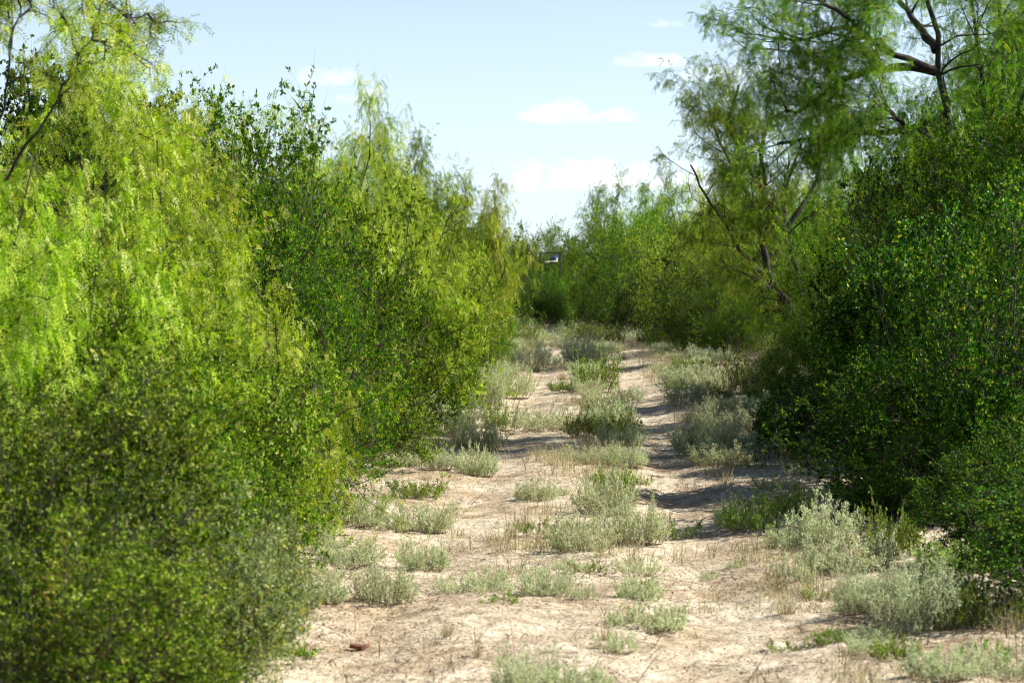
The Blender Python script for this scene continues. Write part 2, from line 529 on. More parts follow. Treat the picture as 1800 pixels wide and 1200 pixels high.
# ---- low weed / sage plant : upright leafy stems
def weed(key, seed, mat, H=0.4, nst=26, n1=5, nleaf=14, size=0.018, aspect=0.45, low=55, wide=0.55, wood='stem', names=('stem', 'foliage')):
    rng = rs(seed)
    az = rng.rand(nst) * 6.283
    rr = np.sqrt(rng.rand(nst)) * H * wide
    K0 = 7
    P0 = np.empty((nst, K0, 3))
    P0[:, 0] = (0, 0, 0.0)
    P0[:, 1] = np.stack([np.cos(az) * rr, np.sin(az) * rr * 0.85, np.full(nst, 0.008)], 1)
    az2 = az + rng.normal(size=nst) * 0.6
    til = np.radians(low * rng.rand(nst) ** 0.7)
    d = np.stack([np.cos(az2) * np.sin(til), np.sin(az2) * np.sin(til), np.cos(til)], 1)
    hv = vnoise(P0[:, 1, 0] * 4 / H + 20, P0[:, 1, 1] * 4 / H + 20, seed)
    ln = H * rng.uniform(0.55, 1.1, nst) * (0.45 + 0.8 * hv)
    for k in range(2, K0):
        d = unit(d + rng.normal(size=d.shape) * 0.16 + np.array((0, 0, 0.10)))
        P0[:, k] = P0[:, k - 1] + d * (ln / (K0 - 1))[:, None]
    R0 = np.full((nst, 1), 0.003) * np.linspace(1, 0.4, K0)[None]
    P1, R1 = branch(rng, P0, R0, n1, 0.2, H * 0.34, (20, 65), K=4, wob=0.18, trop=(0, 0, 0.4), rratio=0.6, rmin=0.0011, fall=0.5)
    q = P1[:, -1]
    kp = vnoise(q[:, 0] * 9 + 30, q[:, 1] * 9 + q[:, 2] * 7 + 30, seed + 3) > 0.32
    wv = join([tubes(P0, R0, 4), tubes(P1, R1, 3)])
    wm = quads_mesh(key + '_wood', wv[0], wv[1], M[wood], smooth=True)
    p, t = along(rng, P1[kp], nleaf, 0.0)
    sets = [oval_leaves(rng, p + rng.normal(size=p.shape) * size * 0.3, t, size, aspect, bias=(0, 0, 0.5))]
    p, t = along(rng, P0, nleaf, 0.22)
    sets.append(oval_leaves(rng, p, t, size, aspect, bias=(0, 0, 0.5)))
    lm = leafmesh(key + '_leaf', sets, M[mat])
    proto(key, wm, lm, names)

def tuft(key, seed, mat='dry', H=0.35, n=220, wd=0.0022):
    rng = rs(seed)
    az = rng.rand(n) * 6.283
    til = np.radians(50 * rng.rand(n) ** 0.8)
    d = np.stack([np.cos(az) * np.sin(til), np.sin(az) * np.sin(til), np.cos(til)], 1)
    pos = np.stack([np.cos(az), np.sin(az), np.zeros(n)], 1) * rng.rand(n, 1) * 0.06
    pos[:, 2] = -0.01
    s = blade_leaves(rng, pos, d, H * rng.uniform(0.5, 1.15, n), wd)
    lm = leafmesh(key + '_blades', [s], M[mat])
    proto(key, None, lm, (None, 'blades'))

def tag(o, label, cat, group=None):
    o['label'] = label
    o['category'] = cat
    if group:
        o['group'] = group
def thing(name, label, cat, loc, rz=0.0, sc=(1, 1, 1), group=None):
    o = bpy.data.objects.new(name, None)
    COL.objects.link(o)
    o.empty_display_size = 0.2
    o.location = loc
    o.rotation_euler = (0, 0, rz)
    o.scale = sc
    tag(o, label, cat, group)
    return o
def child(name, me, par):
    o = bpy.data.objects.new(name, me)
    COL.objects.link(o)
    o.parent = par
    return o
CNT = [0]
def place(key, name, label, cat, X, Y, sw, sz, group=None, rz=None):
    wood, leaf, names, h, rad = PROTO[key]
    CNT[0] += 1
    r = random.Random(CNT[0] * 77 + 5)
    z = float(ground_z(X, Y)) - 0.01
    t = thing(name, label, cat, (X, Y, z), r.random() * 6.283 if rz is None else rz, (sw, sw, sz), group)
    if wood:
        child(names[0], wood, t)
    child(names[1], leaf, t)
    return t
def put(key, name, label, cat, px, Y, top, width, group=None, rz=None):
    """stand a plant at distance Y, centred on column px, its top at row top, width px wide"""
    _, _, _, h, rad = PROTO[key]
    p = at(px, top, Y)
    sz = max(p[2], 0.2) / h
    ask = width / F * Y
    sw = max(ask / rad, 0.72 * sz)
    # a plant too slim for its kind keeps its trackside edge and grows away from the track
    x = float(p[0]) + (-1 if px < 1000 else 1) * (sw * rad - ask) / 2
    return place(key, name, label, cat, x, Y, sw, sz, group, rz)
def low(key, name, label, cat, px, py, width, height, group=None):
    """small plant whose foot is seen at px,py"""
    Y = gdist(py)
    p = at(px, py, Y)
    _, _, _, h, rad = PROTO[key]
    return place(key, name, label, cat, float(p[0]), Y, width / F * Y / rad, height / F * Y / h, group)

# ------------------------------------------------------------------ ground
def build_ground():
    ys = np.concatenate([np.arange(-30, 5, 5.0), np.geomspace(5, 60, 900), np.geomspace(61, 300, 90), np.geomspace(330, 9000, 22)])
    u = np.concatenate([-np.geomspace(6000, 9, 16), np.linspace(-8.5, -3.2, 30), np.linspace(-3.0, 5.0, 420), np.linspace(5.2, 10, 26), np.geomspace(11, 6000, 16)])
    X, Y = np.meshgrid(u, ys)
    shift = np.interp(Y, [5, 60, 9000], [0, 1.0, 1.0]) * (np.abs(X) < 12)
    Z = ground_z(X + shift, Y)
    V = np.stack([X + shift, Y, Z], -1).reshape(-1, 3)
    ny, nx = X.shape
    i = (np.arange(ny - 1)[:, None] * nx + np.arange(nx - 1)[None]).ravel()
    Q = np.stack([i, i + 1, i + nx + 1, i + nx], 1)
    me = quads_mesh('ground', V, Q, ground_mat(), smooth=True)
    o = bpy.data.objects.new('ground', me)
    COL.objects.link(o)
    o['kind'] = 'structure'
    return o
build_ground()

def build_litter():
    rng = rs(91)
    n = 90000
    Y = 9.0 * np.exp(rng.rand(n) * math.log(60 / 9.0))
    X = track_x(Y) + rng.uniform(-3.6, 4.2, n)
    keep = (fbm(X * 0.9, Y * 0.5, 21, 3) + 0.16 * np.clip(np.abs(X - track_x(Y)) - 1, 0, 2) + rng.rand(n) * 0.25) > 0.50
    X, Y = X[keep], Y[keep]
    n = len(X)
    pos = np.stack([X, Y, ground_z(X, Y) + 0.004], 1)
    h = n // 2
    d = rng.normal(size=(n, 3))
    d[:, 2] = np.abs(d[:, 2]) * 0.15
    d = unit(d)
    s1 = oval_leaves(rng, pos[:h], d[:h], 0.013, 0.5, spread=0.3)
    ln = 0.03 + 0.30 * rng.rand(n - h) ** 2.5
    s2 = blade_leaves(rng, pos[h:], d[h:], ln, 0.0028, bend=0.15)
    me = leafmesh('leaf_litter', [s1, s2], M['litter'])
    o = bpy.data.objects.new('leaf_litter', me)
    COL.objects.link(o)
    o['kind'] = 'stuff'
    o['label'] = 'dead leaves and broken twigs lying on the sandy soil'
    # sparse seedlings and short dry grass nobody could count
    n = 16000
    Y = 9.0 * np.exp(rng.rand(n) * math.log(95 / 9.0))
    X = track_x(Y) + rng.uniform(-4.2, 5.0, n)
    dd = np.abs(X - track_x(Y))
    rut = (np.abs(dd - 0.82) < 0.33)
    f = fbm(X * 0.8, Y * 0.35, 33, 3) + np.clip(Y - 25, 0, 40) * 0.005 
    keep = (f + rng.rand(n) * 0.1 > 0.60) & ~(rut & (rng.rand(n) < 0.9))
    X, Y = X[keep], Y[keep]
    n = len(X)
    rep = 14
    ph = rng.rand(n * rep) * 6.283
    X2, Y2 = np.repeat(X, rep), np.repeat(Y, rep)
    pos = np.stack([X2 + rng.normal(size=n * rep) * 0.05, Y2 + rng.normal(size=n * rep) * 0.05, ground_z(X2, Y2)], 1)
    til = np.radians(60 * rng.rand(n * rep))
    d = np.stack([np.cos(ph) * np.sin(til), np.sin(ph) * np.sin(til), np.cos(til)], 1)
    ln = np.repeat(rng.uniform(0.05, 0.16, n) * np.clip(0.6 + Y / 40, 0.6, 1.8), rep) * rng.uniform(0.5, 1.2, n * rep)
    s = blade_leaves(rng, pos, d, ln, 0.0025)
    me = leafmesh('dry_grass', [s], M['dry'])
    o = bpy.data.objects.new('dry_grass', me)
    COL.objects.link(o)
    o['kind'] = 'stuff'
    o['label'] = 'short dry grass growing thinly over the sandy track'
build_litter()

# ------------------------------------------------------------------ plant kinds
shrub('bb1', 11, 'olive', H=2.4, nst=30, n1=17, n2=13, nleaf=30, size=0.028, low=85, gap=0.28, up=0.05, wisps=0.14)
shrub('bb2', 12, 'olive', H=2.2, nst=30, n1=16, n2=13, nleaf=30, size=0.026, low=85, aspect=0.5, gap=0.30, up=0.0, wisps=0.14)
shrub('gr1', 13, 'green', H=2.6, nst=30, n1=18, n2=13, nleaf=24, size=0.029, low=82, gap=0.30, up=0.05, aspect=0.5)
shrub('gr2', 14, 'green', H=2.6, nst=30, n1=18, n2=12, nleaf=24, size=0.029, low=75, gap=0.34, up=0.1, aspect=0.5, wisps=0.12)
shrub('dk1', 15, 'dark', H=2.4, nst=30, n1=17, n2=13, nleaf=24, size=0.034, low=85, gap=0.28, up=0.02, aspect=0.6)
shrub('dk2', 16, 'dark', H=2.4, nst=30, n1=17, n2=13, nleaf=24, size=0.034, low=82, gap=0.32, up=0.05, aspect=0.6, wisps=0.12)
shrub('me1', 17, 'mesq', H=3.2, nst=24, n1=18, n2=12, nleaf=10, size=0.085, low=80, feather=True, droop=0.45, up=0.1, gap=0.28, wood='bark', names=('trunk', 'crown'), wob=0.2, Wd=1.55, spread_l=0.7, wisps=0.10)
shrub('me2', 18, 'mesq', H=3.2, nst=22, n1=18, n2=12, nleaf=10, size=0.095, low=76, feather=True, droop=0.8, up=0.1, gap=0.34, wood='bark', names=('trunk', 'crown'), wob=0.2, Wd=1.55, spread_l=0.5, wisps=0.14)
shrub('me3', 19, 'mesq2', H=3.4, nst=22, n1=17, n2=12, nleaf=10, size=0.095, low=68, feather=True, droop=0.5, up=0.15, gap=0.34, wood='bark', names=('trunk', 'crown'), wob=0.22, wisps=0.18, Wd=1.5, spread_l=0.6)
shrub('lg1', 22, 'mesq', H=2.8, nst=28, n1=18, n2=12, nleaf=22, size=0.034, low=78, gap=0.32, up=0.1, aspect=0.32, wisps=0.14, wood='bark', names=('trunk', 'crown'))
shrub('pl1', 20, 'pale', H=1.6, nst=26, n1=15, n2=9, nleaf=22, size=0.026, low=85, gap=0.25)
shrub('ye1', 21, 'yellow', H=1.1, nst=16, n1=9, n2=6, nleaf=14, size=0.026, low=80, gap=0.3)
weed('sg1', 31, 'sage', H=0.40, nst=90, n1=7, nleaf=14, size=0.020, low=60, wide=0.7)
weed('sg2', 32, 'sage', H=0.34, nst=80, n1=7, nleaf=13, size=0.021, low=70, wide=0.9)
weed('sg3', 33, 'sage', H=0.50, nst=90, n1=8, nleaf=15, size=0.019, low=45, aspect=0.35, wide=0.7)
weed('sg4', 34, 'sage', H=0.25, nst=34, n1=5, nleaf=11, size=0.020, low=78, wide=1.2)
weed('sg5', 38, 'sage', H=0.38, nst=60, n1=7, nleaf=14, size=0.020, low=75, wide=1.0)
weed('sg6', 39, 'sage', H=0.44, nst=70, n1=7, nleaf=12, size=0.022, low=60, wide=0.6)
weed('fb1', 35, 'forb', H=0.28, nst=44, n1=5, size=0.020, aspect=0.55, low=75, wide=0.8)
weed('fb2', 36, 'forb', H=0.24, nst=26, n1=4, nleaf=9, size=0.022, aspect=0.6, low=80, wide=1.2)
weed('ol1', 37, 'olive', H=0.45, nst=80, n1=7, size=0.018, low=55, wide=0.7)
tuft('tf1', 41)
tuft('tf2', 42, H=0.30, n=120)

# ------------------------------------------------------------------ hand-shaped mesquite trees
def hero(name, label, limbs, radii, seed, mat='mesq2', n1=9, n2=8, n3=4, nleaf=4, size=0.12, L1=1.3, L2=0.6, L3=0.25, tmin=(0.3), bark='bark', bare=None, gap=0.0, droop=0.8, w0=0.3):
    rng = rs(seed)
    base = limbs[0][0].copy()
    base[2] = float(ground_z(base[0], base[1])) - 0.05
    limbs = [l - base for l in limbs]
    K0 = 14
    P0 = np.stack([resample(l, K0) for l in limbs])
    jit = rng.normal(size=P0.shape) * 0.010
    jit[:, 0] = 0
    P0 = P0 + jit
    R0 = np.stack([np.linspace(a, b, K0) for a, b in radii])
    P1, R1 = branch(rng, P0, R0, n1, 0.3, L1, (25, 70), K=7, wob=0.2, trop=(0, 0, 0.35), rratio=0.45, rmin=0.008, fall=0.35)
    P2, R2 = branch(rng, P1, R1, n2, 0.15, L2, (25, 75), K=6, wob=0.22, trop=(0, 0, -0.15), rratio=0.45, rmin=0.004, fall=0.3)
    if gap:
        q = P2[:, -1]
        keep = vnoise(q[:, 0] * 1.3 + seed, q[:, 2] * 1.3 + q[:, 1] * 0.9, seed) > gap
        P2, R2 = P2[keep], R2[keep]
    P3, R3 = branch(rng, P2, R2, n3, 0.1, L3, (25, 80), K=4, wob=0.2, trop=(0, 0, -0.4), rratio=0.5, rmin=0.002, fall=0.2)
    parts = [tubes(P0, R0, 10), tubes(P1, R1, 5), tubes(P2, R2, 4), tubes(P3, R3, 3)]
    if bare:
        Pb = np.stack([resample(l - base, 8) for l in bare])
        Pb = Pb + rng.normal(size=Pb.shape) * 0.012
        Rb = np.tile(np.linspace(0.014, 0.004, 8), (len(bare), 1))
        Pc, Rc = branch(rng, Pb, Rb, 4, 0.25, 0.45, (25, 60), K=5, wob=0.2, rratio=0.6, rmin=0.003)
        parts += [tubes(Pb, Rb, 4), tubes(Pc, Rc, 3)]
    V, Q = join(parts)
    wm = quads_mesh(name + '_wood', V, Q, M[bark], smooth=True)
    p, t = along(rng, P3, nleaf, 0.0)
    sets = [feather_leaves(rng, p, t, size, droop=droop)]
    p, t = along(rng, P2, nleaf, 0.2)
    sets.append(feather_leaves(rng, p, t, size, droop=droop))
    lm = leafmesh(name + '_leaf', sets, M[mat])
    t = thing(name, label, 'tree', tuple(base))
    child('trunk', wm, t)
    child('crown', lm, t)
    return t

def pl(Y, pts, dY=0.0):
    n = len(pts)
    return np.array([at(x, y, Y + dY * i / max(1, n - 1)) for i, (x, y) in enumerate(pts)])

# big dark mesquite rising out of the right-hand thicket
YB = 27.0
hero('mesquite_tree', 'tall dark-limbed mesquite with crooked branches reaching out over the right thicket', [
    pl(YB, [(1720, 780), (1700, 560), (1692, 400), (1664, 290), (1672, 220), (1645, 130), (1652, 70), (1628, 10), (1634, -70)]),
    pl(YB, [(1643, 122), (1630, 117), (1567, 93), (1533, 70), (1510, 57), (1493, 33), (1473, 20), (1433, -5)], -1.5),
    pl(YB, [(1645, 126), (1630, 120), (1583, 118), (1533, 125), (1510, 130), (1480, 140), (1463, 157), (1440, 173), (1417, 193), (1400, 200), (1380, 193)], -1.0),
    pl(YB, [(1668, 260), (1620, 236), (1577, 233), (1520, 235), (1483, 237), (1440, 242), (1400, 248), (1367, 250)], 0.8),
    pl(YB, [(1560, 93), (1510, 55), (1480, 47), (1433, 67), (1387, 70), (1345, 63)], -1.2),
    pl(YB, [(1660, 200), (1620, 235), (1577, 210), (1560, 193), (1537, 187)], -1.0),
    pl(YB, [(1645, 90), (1610, 40), (1570, -20), (1540, -70)], 1.0),
    pl(YB, [(1690, 400), (1750, 300), (1763, 200), (1765, 100), (1755, -20)], 1.0),
    pl(YB, [(1700, 330), (1730, 230), (1725, 120), (1712, 20), (1700, -60)], 2.0),
    pl(YB, [(1760, 260), (1795, 190), (1820, 90), (1850, 0)], 0.0),
  ], [(0.06, 0.024), (0.04, 0.02), (0.055, 0.018), (0.05, 0.015), (0.035, 0.01), (0.035, 0.015), (0.05, 0.015), (0.05, 0.015), (0.045, 0.012), (0.04, 0.012)],
  61, 'mesq2', n1=12, n2=8, n3=5, nleaf=5, size=0.085, L1=1.15, L2=0.5, L3=0.25, gap=0.44, droop=0.4,
  bare=[pl(YB, [(1440, 95), (1390, 92), (1345, 85), (1315, 92), (1273, 55)], -1), pl(YB, [(1400, 70), (1345, 45), (1310, 10), (1290, -12)], -1), pl(YB, [(1450, 75), (1400, 40), (1370, 5)], -1)])

# leaning mesquite behind the sage on the right
YL = 50.0
hero('mesquite_tree', 'mesquite with a forked trunk leaning left behind the pale weeds on the right', [
    pl(YL, [(1410, 640), (1405, 590), (1398, 562), (1385, 530), (1365, 510), (1350, 485), (1345, 450), (1338, 420), (1333, 395)]),
    pl(YL, [(1333, 400), (1338, 360), (1345, 320), (1335, 270), (1350, 210)], 1.0),
    pl(YL, [(1350, 490), (1325, 462), (1300, 440), (1275, 395), (1240, 345), (1215, 290)], -1.0),
    pl(YL, [(1400, 570), (1408, 520), (1404, 480), (1388, 435), (1378, 385), (1385, 320), (1410, 250)], 2.0),
    pl(YL, [(1345, 430), (1320, 350), (1290, 300), (1260, 240), (1245, 190)], 0.5),
    pl(YL, [(1338, 330), (1300, 270), (1280, 210), (1300, 150)], -1.0),
    pl(YL, [(1385, 400), (1430, 330), (1450, 270), (1470, 210)], 1.0),
  ], [(0.11, 0.06), (0.06, 0.02), (0.05, 0.018), (0.08, 0.025), (0.055, 0.018), (0.05, 0.02), (0.06, 0.02)],
  62, 'mesq2', n1=12, n2=9, n3=5, nleaf=5, size=0.13, L1=1.5, L2=0.7, L3=0.35, gap=0.42, droop=0.5)

# slanting bare-tipped mesquite at the top left corner
YC = 11.6
hero('mesquite_tree', 'thin mesquite with dark slanting stems whose sparse tips cross the sky at the top left', [
    pl(YC, [(-60, 900), (-50, 700), (-30, 480), (-10, 330)]),
    pl(YC, [(-10, 330), (40, 255), (95, 190), (130, 110), (165, 55), (196, -15)], -0.4),
    pl(YC, [(105, 150), (150, 95), (205, 58), (262, 22)], 0.3),
    pl(YC, [(-10, 330), (-2, 220), (10, 120), (28, 40), (40, -30)], 0.2),
  ], [(0.02, 0.012), (0.009, 0.003), (0.006, 0.002), (0.009, 0.003)],
  63, 'mesq', n1=6, n2=6, n3=4, nleaf=4, size=0.06, L1=0.3, L2=0.2, L3=0.12, gap=0.45, droop=0.5)

# ------------------------------------------------------------------ left wall of brush
T = 'tree'
S = 'shrub'
put('me1', 'mesquite_tree', 'wispy mesquite whose bare upper twigs stand against the sky in the top left corner', T, 10, 13.2, 95, 460)
put('me1', 'mesquite_tree', 'bright yellow-green mesquite with feathery drooping foliage nearest the left edge', T, 150, 13.5, 150, 700)
put('me1', 'mesquite_tree', 'second yellow-green mesquite, its weeping foliage ending above the dark shrub', T, 320, 15.5, 200, 520)
put('me2', 'mesquite_tree', 'low yellow-green mesquite sprawling in the middle of the left thicket', T, 20, 11.5, 300, 560)
put('dk1', 'dark_shrub', 'dark round-leaved shrub poking up between the left mesquites against the sky', S, 240, 19, 140, 300)
put('gr1', 'green_shrub', 'deep green dense shrub standing right of the yellow-green mesquites', S, 470, 20, 190, 420)
put('gr2', 'green_shrub', 'tall deep green shrub with upright twigs on the left skyline', S, 420, 23, 180, 360)
put('gr1', 'green_shrub', 'mid green shrub in front of the taller shrubs at centre left', S, 590, 24, 330, 380)
put('me2', 'mesquite_tree', 'mesquite with fine drooping twig tips forming the left skyline under the cloud', T, 540, 26, 185, 420)
put('me1', 'mesquite_tree', 'fresh green mesquite just past the deep green shrub on the left', T, 650, 29, 255, 340)
put('me3', 'mesquite_tree', 'thin grey-green mesquite with an open crown against the sky left of the gap', T, 745, 37, 235, 260)
put('me2', 'mesquite_tree', 'feathery mesquite leaning toward the gap at the end of the left row', T, 815, 42, 300, 200)
put('lg1', 'mesquite_tree', 'bright low mesquite beneath the open crown on the left', T, 740, 35, 330, 260)
put('me3', 'mesquite_tree', 'last small mesquite of the left row, bending into the gap', T, 855, 52, 350, 100)
put('lg1', 'mesquite_tree', 'pale mesquite hanging over the left verge far down the track', T, 842, 60, 390, 120)
put('bb1', 'blackbrush', 'olive blackbrush filling the lower left corner', S, 60, 9.6, 610, 760, 'blackbrush along the left side')
put('bb2', 'blackbrush', 'olive blackbrush bulging out beside the bare soil at lower left', S, 300, 10.8, 700, 460, 'blackbrush along the left side')
put('bb2', 'blackbrush', 'olive blackbrush beneath the near yellow-green mesquite', S, 110, 12.0, 480, 640, 'blackbrush along the left side')
put('bb1', 'blackbrush', 'blackbrush behind the corner bush and below the weeping foliage', S, 330, 13.2, 540, 520, 'blackbrush along the left side')
put('bb1', 'blackbrush', 'blackbrush spreading down to the soil left of the sage clump', S, 455, 16.0, 600, 340, 'blackbrush along the left side')
put('gr2', 'green_shrub', 'dark green shrub with slanting twigs in the hollow at centre left', S, 500, 18.5, 430, 400)
put('bb2', 'blackbrush', 'light olive shrub above the small green sprig on the left verge', S, 590, 22.0, 560, 340, 'blackbrush along the left side')
put('gr1', 'green_shrub', 'green shrub leaning over the pale weeds of the left verge', S, 690, 26.0, 500, 300)
put('bb1', 'blackbrush', 'fine-leaved olive shrub beside the left rut', S, 745, 30.0, 550, 240, 'blackbrush along the left side')
put('gr2', 'green_shrub', 'bright green shrub at the turn of the left verge', S, 800, 38.0, 470, 190)
put('bb2', 'blackbrush', 'small olive shrub far along the left verge', S, 850, 52.0, 490, 110, 'blackbrush along the left side')
put('pl1', 'grey_shrub', 'grey-green pale-leaved shrub in the lower part of the left brush', S, 330, 9.9, 840, 420)
put('pl1', 'grey_shrub', 'grey-green shrub at the left brush edge above the low dark green weed', S, 430, 11.5, 900, 260)
put('ye1', 'yellow_shrub', 'yellow-flecked shrub in the lower left corner', S, 170, 8.9, 960, 260)
put('bb1', 'blackbrush', 'yellowing blackbrush at the bottom left edge of the picture', S, 120, 8.6, 930, 620, 'blackbrush along the left side')

# ------------------------------------------------------------------ far end of the track
put('gr2', 'mesquite_tree', 'far mesquite rising left of the gap behind the steel frame', T, 945, 112, 395, 170)
put('me3', 'mesquite_tree', 'tall thin mesquite standing centre right of the gap', T, 1065, 97, 325, 170)
put('me3', 'mesquite_tree', 'tall thin mesquite joining the far crown to the right row', T, 1135, 84, 325, 170)
put('gr2', 'green_shrub', 'bright green shrub below the thin far crown', S, 1120, 78, 385, 200)
put('lg1', 'mesquite_tree', 'rounded mesquite at the right bend of the track', T, 1205, 66, 330, 190)
put('lg1', 'mesquite_tree', 'fresh green mesquite left of the leaning trunk', T, 1270, 60, 370, 190)
put('gr2', 'mesquite_tree', 'mesquite closing the end of the track behind the dark bush', T, 1010, 104, 425, 200)
put('dk1', 'dark_shrub', 'dark bush hiding the end of the left rut', S, 965, 84, 508, 90)
put('gr1', 'green_shrub', 'green bush closing the end of the track under the steel frame', S, 932, 86, 474, 120)
put('gr2', 'green_shrub', 'green bush in the middle of the far end of the track', S, 1062, 87, 468, 110)
put('dk2', 'dark_shrub', 'dark bush at the far right bend of the track', S, 1130, 74, 480, 130)
put('dk2', 'dark_shrub', 'green bush with a dark foot past the right rut', S, 1200, 64, 470, 140)
put('dk1', 'dark_shrub', 'low dark shrub under the fresh green mesquite on the right', S, 1175, 70, 500, 110)
for i, (px, Y, tp, wd) in enumerate([(860, 135, 400, 130), (900, 150, 420, 120), (985, 140, 398, 120), (1090, 130, 370, 140), (1180, 120, 350, 160), (1260, 105, 320, 200), (790, 110, 340, 160), (1340, 95, 300, 220), (1440, 85, 270, 260)]):
    put(('me3', 'me2')[i % 2], 'mesquite_tree', (
        'distant mesquite seen through the left row, just left of the gap', 'lowest distant mesquite, under the patch of bare sky', 'distant mesquite behind the steel frame', 'distant mesquite behind the tall thin centre-right one',
        'distant mesquite where the far belt meets the right row', 'distant mesquite behind the rounded mesquite of the right bend', 'distant mesquite furthest left, behind the left row', 'distant mesquite behind the leaning trunk',
        'distant mesquite furthest right, behind the dark thicket')[i], T, px, Y, tp, wd, 'distant mesquites behind the track')

# ------------------------------------------------------------------ right wall of brush
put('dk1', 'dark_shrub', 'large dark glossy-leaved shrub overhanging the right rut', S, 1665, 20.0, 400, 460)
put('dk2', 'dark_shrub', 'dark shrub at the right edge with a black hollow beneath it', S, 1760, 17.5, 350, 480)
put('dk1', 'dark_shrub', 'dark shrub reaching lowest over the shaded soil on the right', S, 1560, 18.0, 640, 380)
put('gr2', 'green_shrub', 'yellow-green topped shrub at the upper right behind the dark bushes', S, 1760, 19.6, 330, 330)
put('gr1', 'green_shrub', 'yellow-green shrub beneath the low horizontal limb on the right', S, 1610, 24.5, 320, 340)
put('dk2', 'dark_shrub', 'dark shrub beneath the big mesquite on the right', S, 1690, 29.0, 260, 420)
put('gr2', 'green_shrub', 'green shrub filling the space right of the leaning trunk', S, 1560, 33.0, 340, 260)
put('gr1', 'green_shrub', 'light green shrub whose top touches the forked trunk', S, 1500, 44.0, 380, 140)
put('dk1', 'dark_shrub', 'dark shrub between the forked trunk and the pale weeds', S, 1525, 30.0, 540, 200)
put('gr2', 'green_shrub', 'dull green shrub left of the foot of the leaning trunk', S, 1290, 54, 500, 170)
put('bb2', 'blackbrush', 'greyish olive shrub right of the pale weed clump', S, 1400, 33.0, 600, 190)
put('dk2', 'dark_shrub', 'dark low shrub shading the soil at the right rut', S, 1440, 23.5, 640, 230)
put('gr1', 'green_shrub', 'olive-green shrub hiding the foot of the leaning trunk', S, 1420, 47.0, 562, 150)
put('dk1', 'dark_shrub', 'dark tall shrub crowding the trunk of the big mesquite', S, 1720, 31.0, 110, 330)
put('dk2', 'dark_shrub', 'dark green thicket left of the big mesquite trunk', S, 1570, 34.0, 215, 300)
put('me3', 'mesquite_tree', 'leafy mesquite filling the sky behind the big crooked-limbed one', T, 1690, 34.0, -30, 330)
put('gr2', 'green_shrub', 'dark green scrub between the forked trunk and the horizontal limb', S, 1560, 41.0, 225, 280)
put('dk2', 'dark_shrub', 'dark scrub directly behind the leaning trunk', S, 1400, 66.0, 380, 260)
put('gr2', 'green_shrub', 'warm green shrub in front of the trunk of the big mesquite', S, 1690, 25.0, 190, 260)
put('me3', 'mesquite_tree', 'young mesquite whose leaves overlap the right fork of the leaning trunk', T, 1450, 46.0, 330, 160)
put('gr2', 'green_shrub', 'small green shrub hiding the legs of the steel frame', S, 968, 85.5, 473, 90)
put('gr1', 'green_shrub', 'round green shrub at the far end under the tall thin mesquite', S, 1085, 80, 436, 140)
put('dk1', 'dark_shrub', 'dark shrub with a black foot at the far right of the track end', S, 1165, 68, 440, 130)
put('gr2', 'green_shrub', 'green shrub on the far right verge before the leaning trunk', S, 1235, 58, 450, 130)
put('me3', 'mesquite_tree', 'dense-leaved mesquite between the two crooked limbs on the right', T, 1590, 36.0, -10, 260)
put('me3', 'mesquite_tree', 'leafy mesquite in front of the big trunk at the upper right', T, 1740, 25.5, -20, 220)
put('dk1', 'dark_shrub', 'dark green scrub high behind the yellow-green topped shrub', S, 1760, 26.5, 160, 300)
put('gr1', 'green_shrub', 'leafy green shrub filling down to the ground right of the forked trunk', S, 1500, 52.0, 300, 190)
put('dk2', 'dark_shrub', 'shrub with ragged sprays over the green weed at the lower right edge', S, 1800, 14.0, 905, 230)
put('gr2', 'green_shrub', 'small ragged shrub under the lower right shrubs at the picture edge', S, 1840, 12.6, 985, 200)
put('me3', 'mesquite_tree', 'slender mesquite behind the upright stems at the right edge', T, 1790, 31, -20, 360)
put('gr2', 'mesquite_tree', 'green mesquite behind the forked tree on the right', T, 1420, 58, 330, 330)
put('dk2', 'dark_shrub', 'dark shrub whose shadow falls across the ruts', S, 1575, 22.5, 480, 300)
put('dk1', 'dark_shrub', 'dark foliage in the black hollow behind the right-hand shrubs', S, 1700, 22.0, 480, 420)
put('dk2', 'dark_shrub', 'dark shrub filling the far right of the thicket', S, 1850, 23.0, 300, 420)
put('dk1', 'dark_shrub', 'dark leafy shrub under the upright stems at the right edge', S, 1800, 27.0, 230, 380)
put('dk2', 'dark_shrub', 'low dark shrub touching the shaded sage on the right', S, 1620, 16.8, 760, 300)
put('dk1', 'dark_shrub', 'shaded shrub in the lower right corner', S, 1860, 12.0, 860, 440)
put('dk2', 'dark_shrub', 'shrub at the right edge spilling toward the tall pale weed', S, 1770, 14.5, 760, 320)

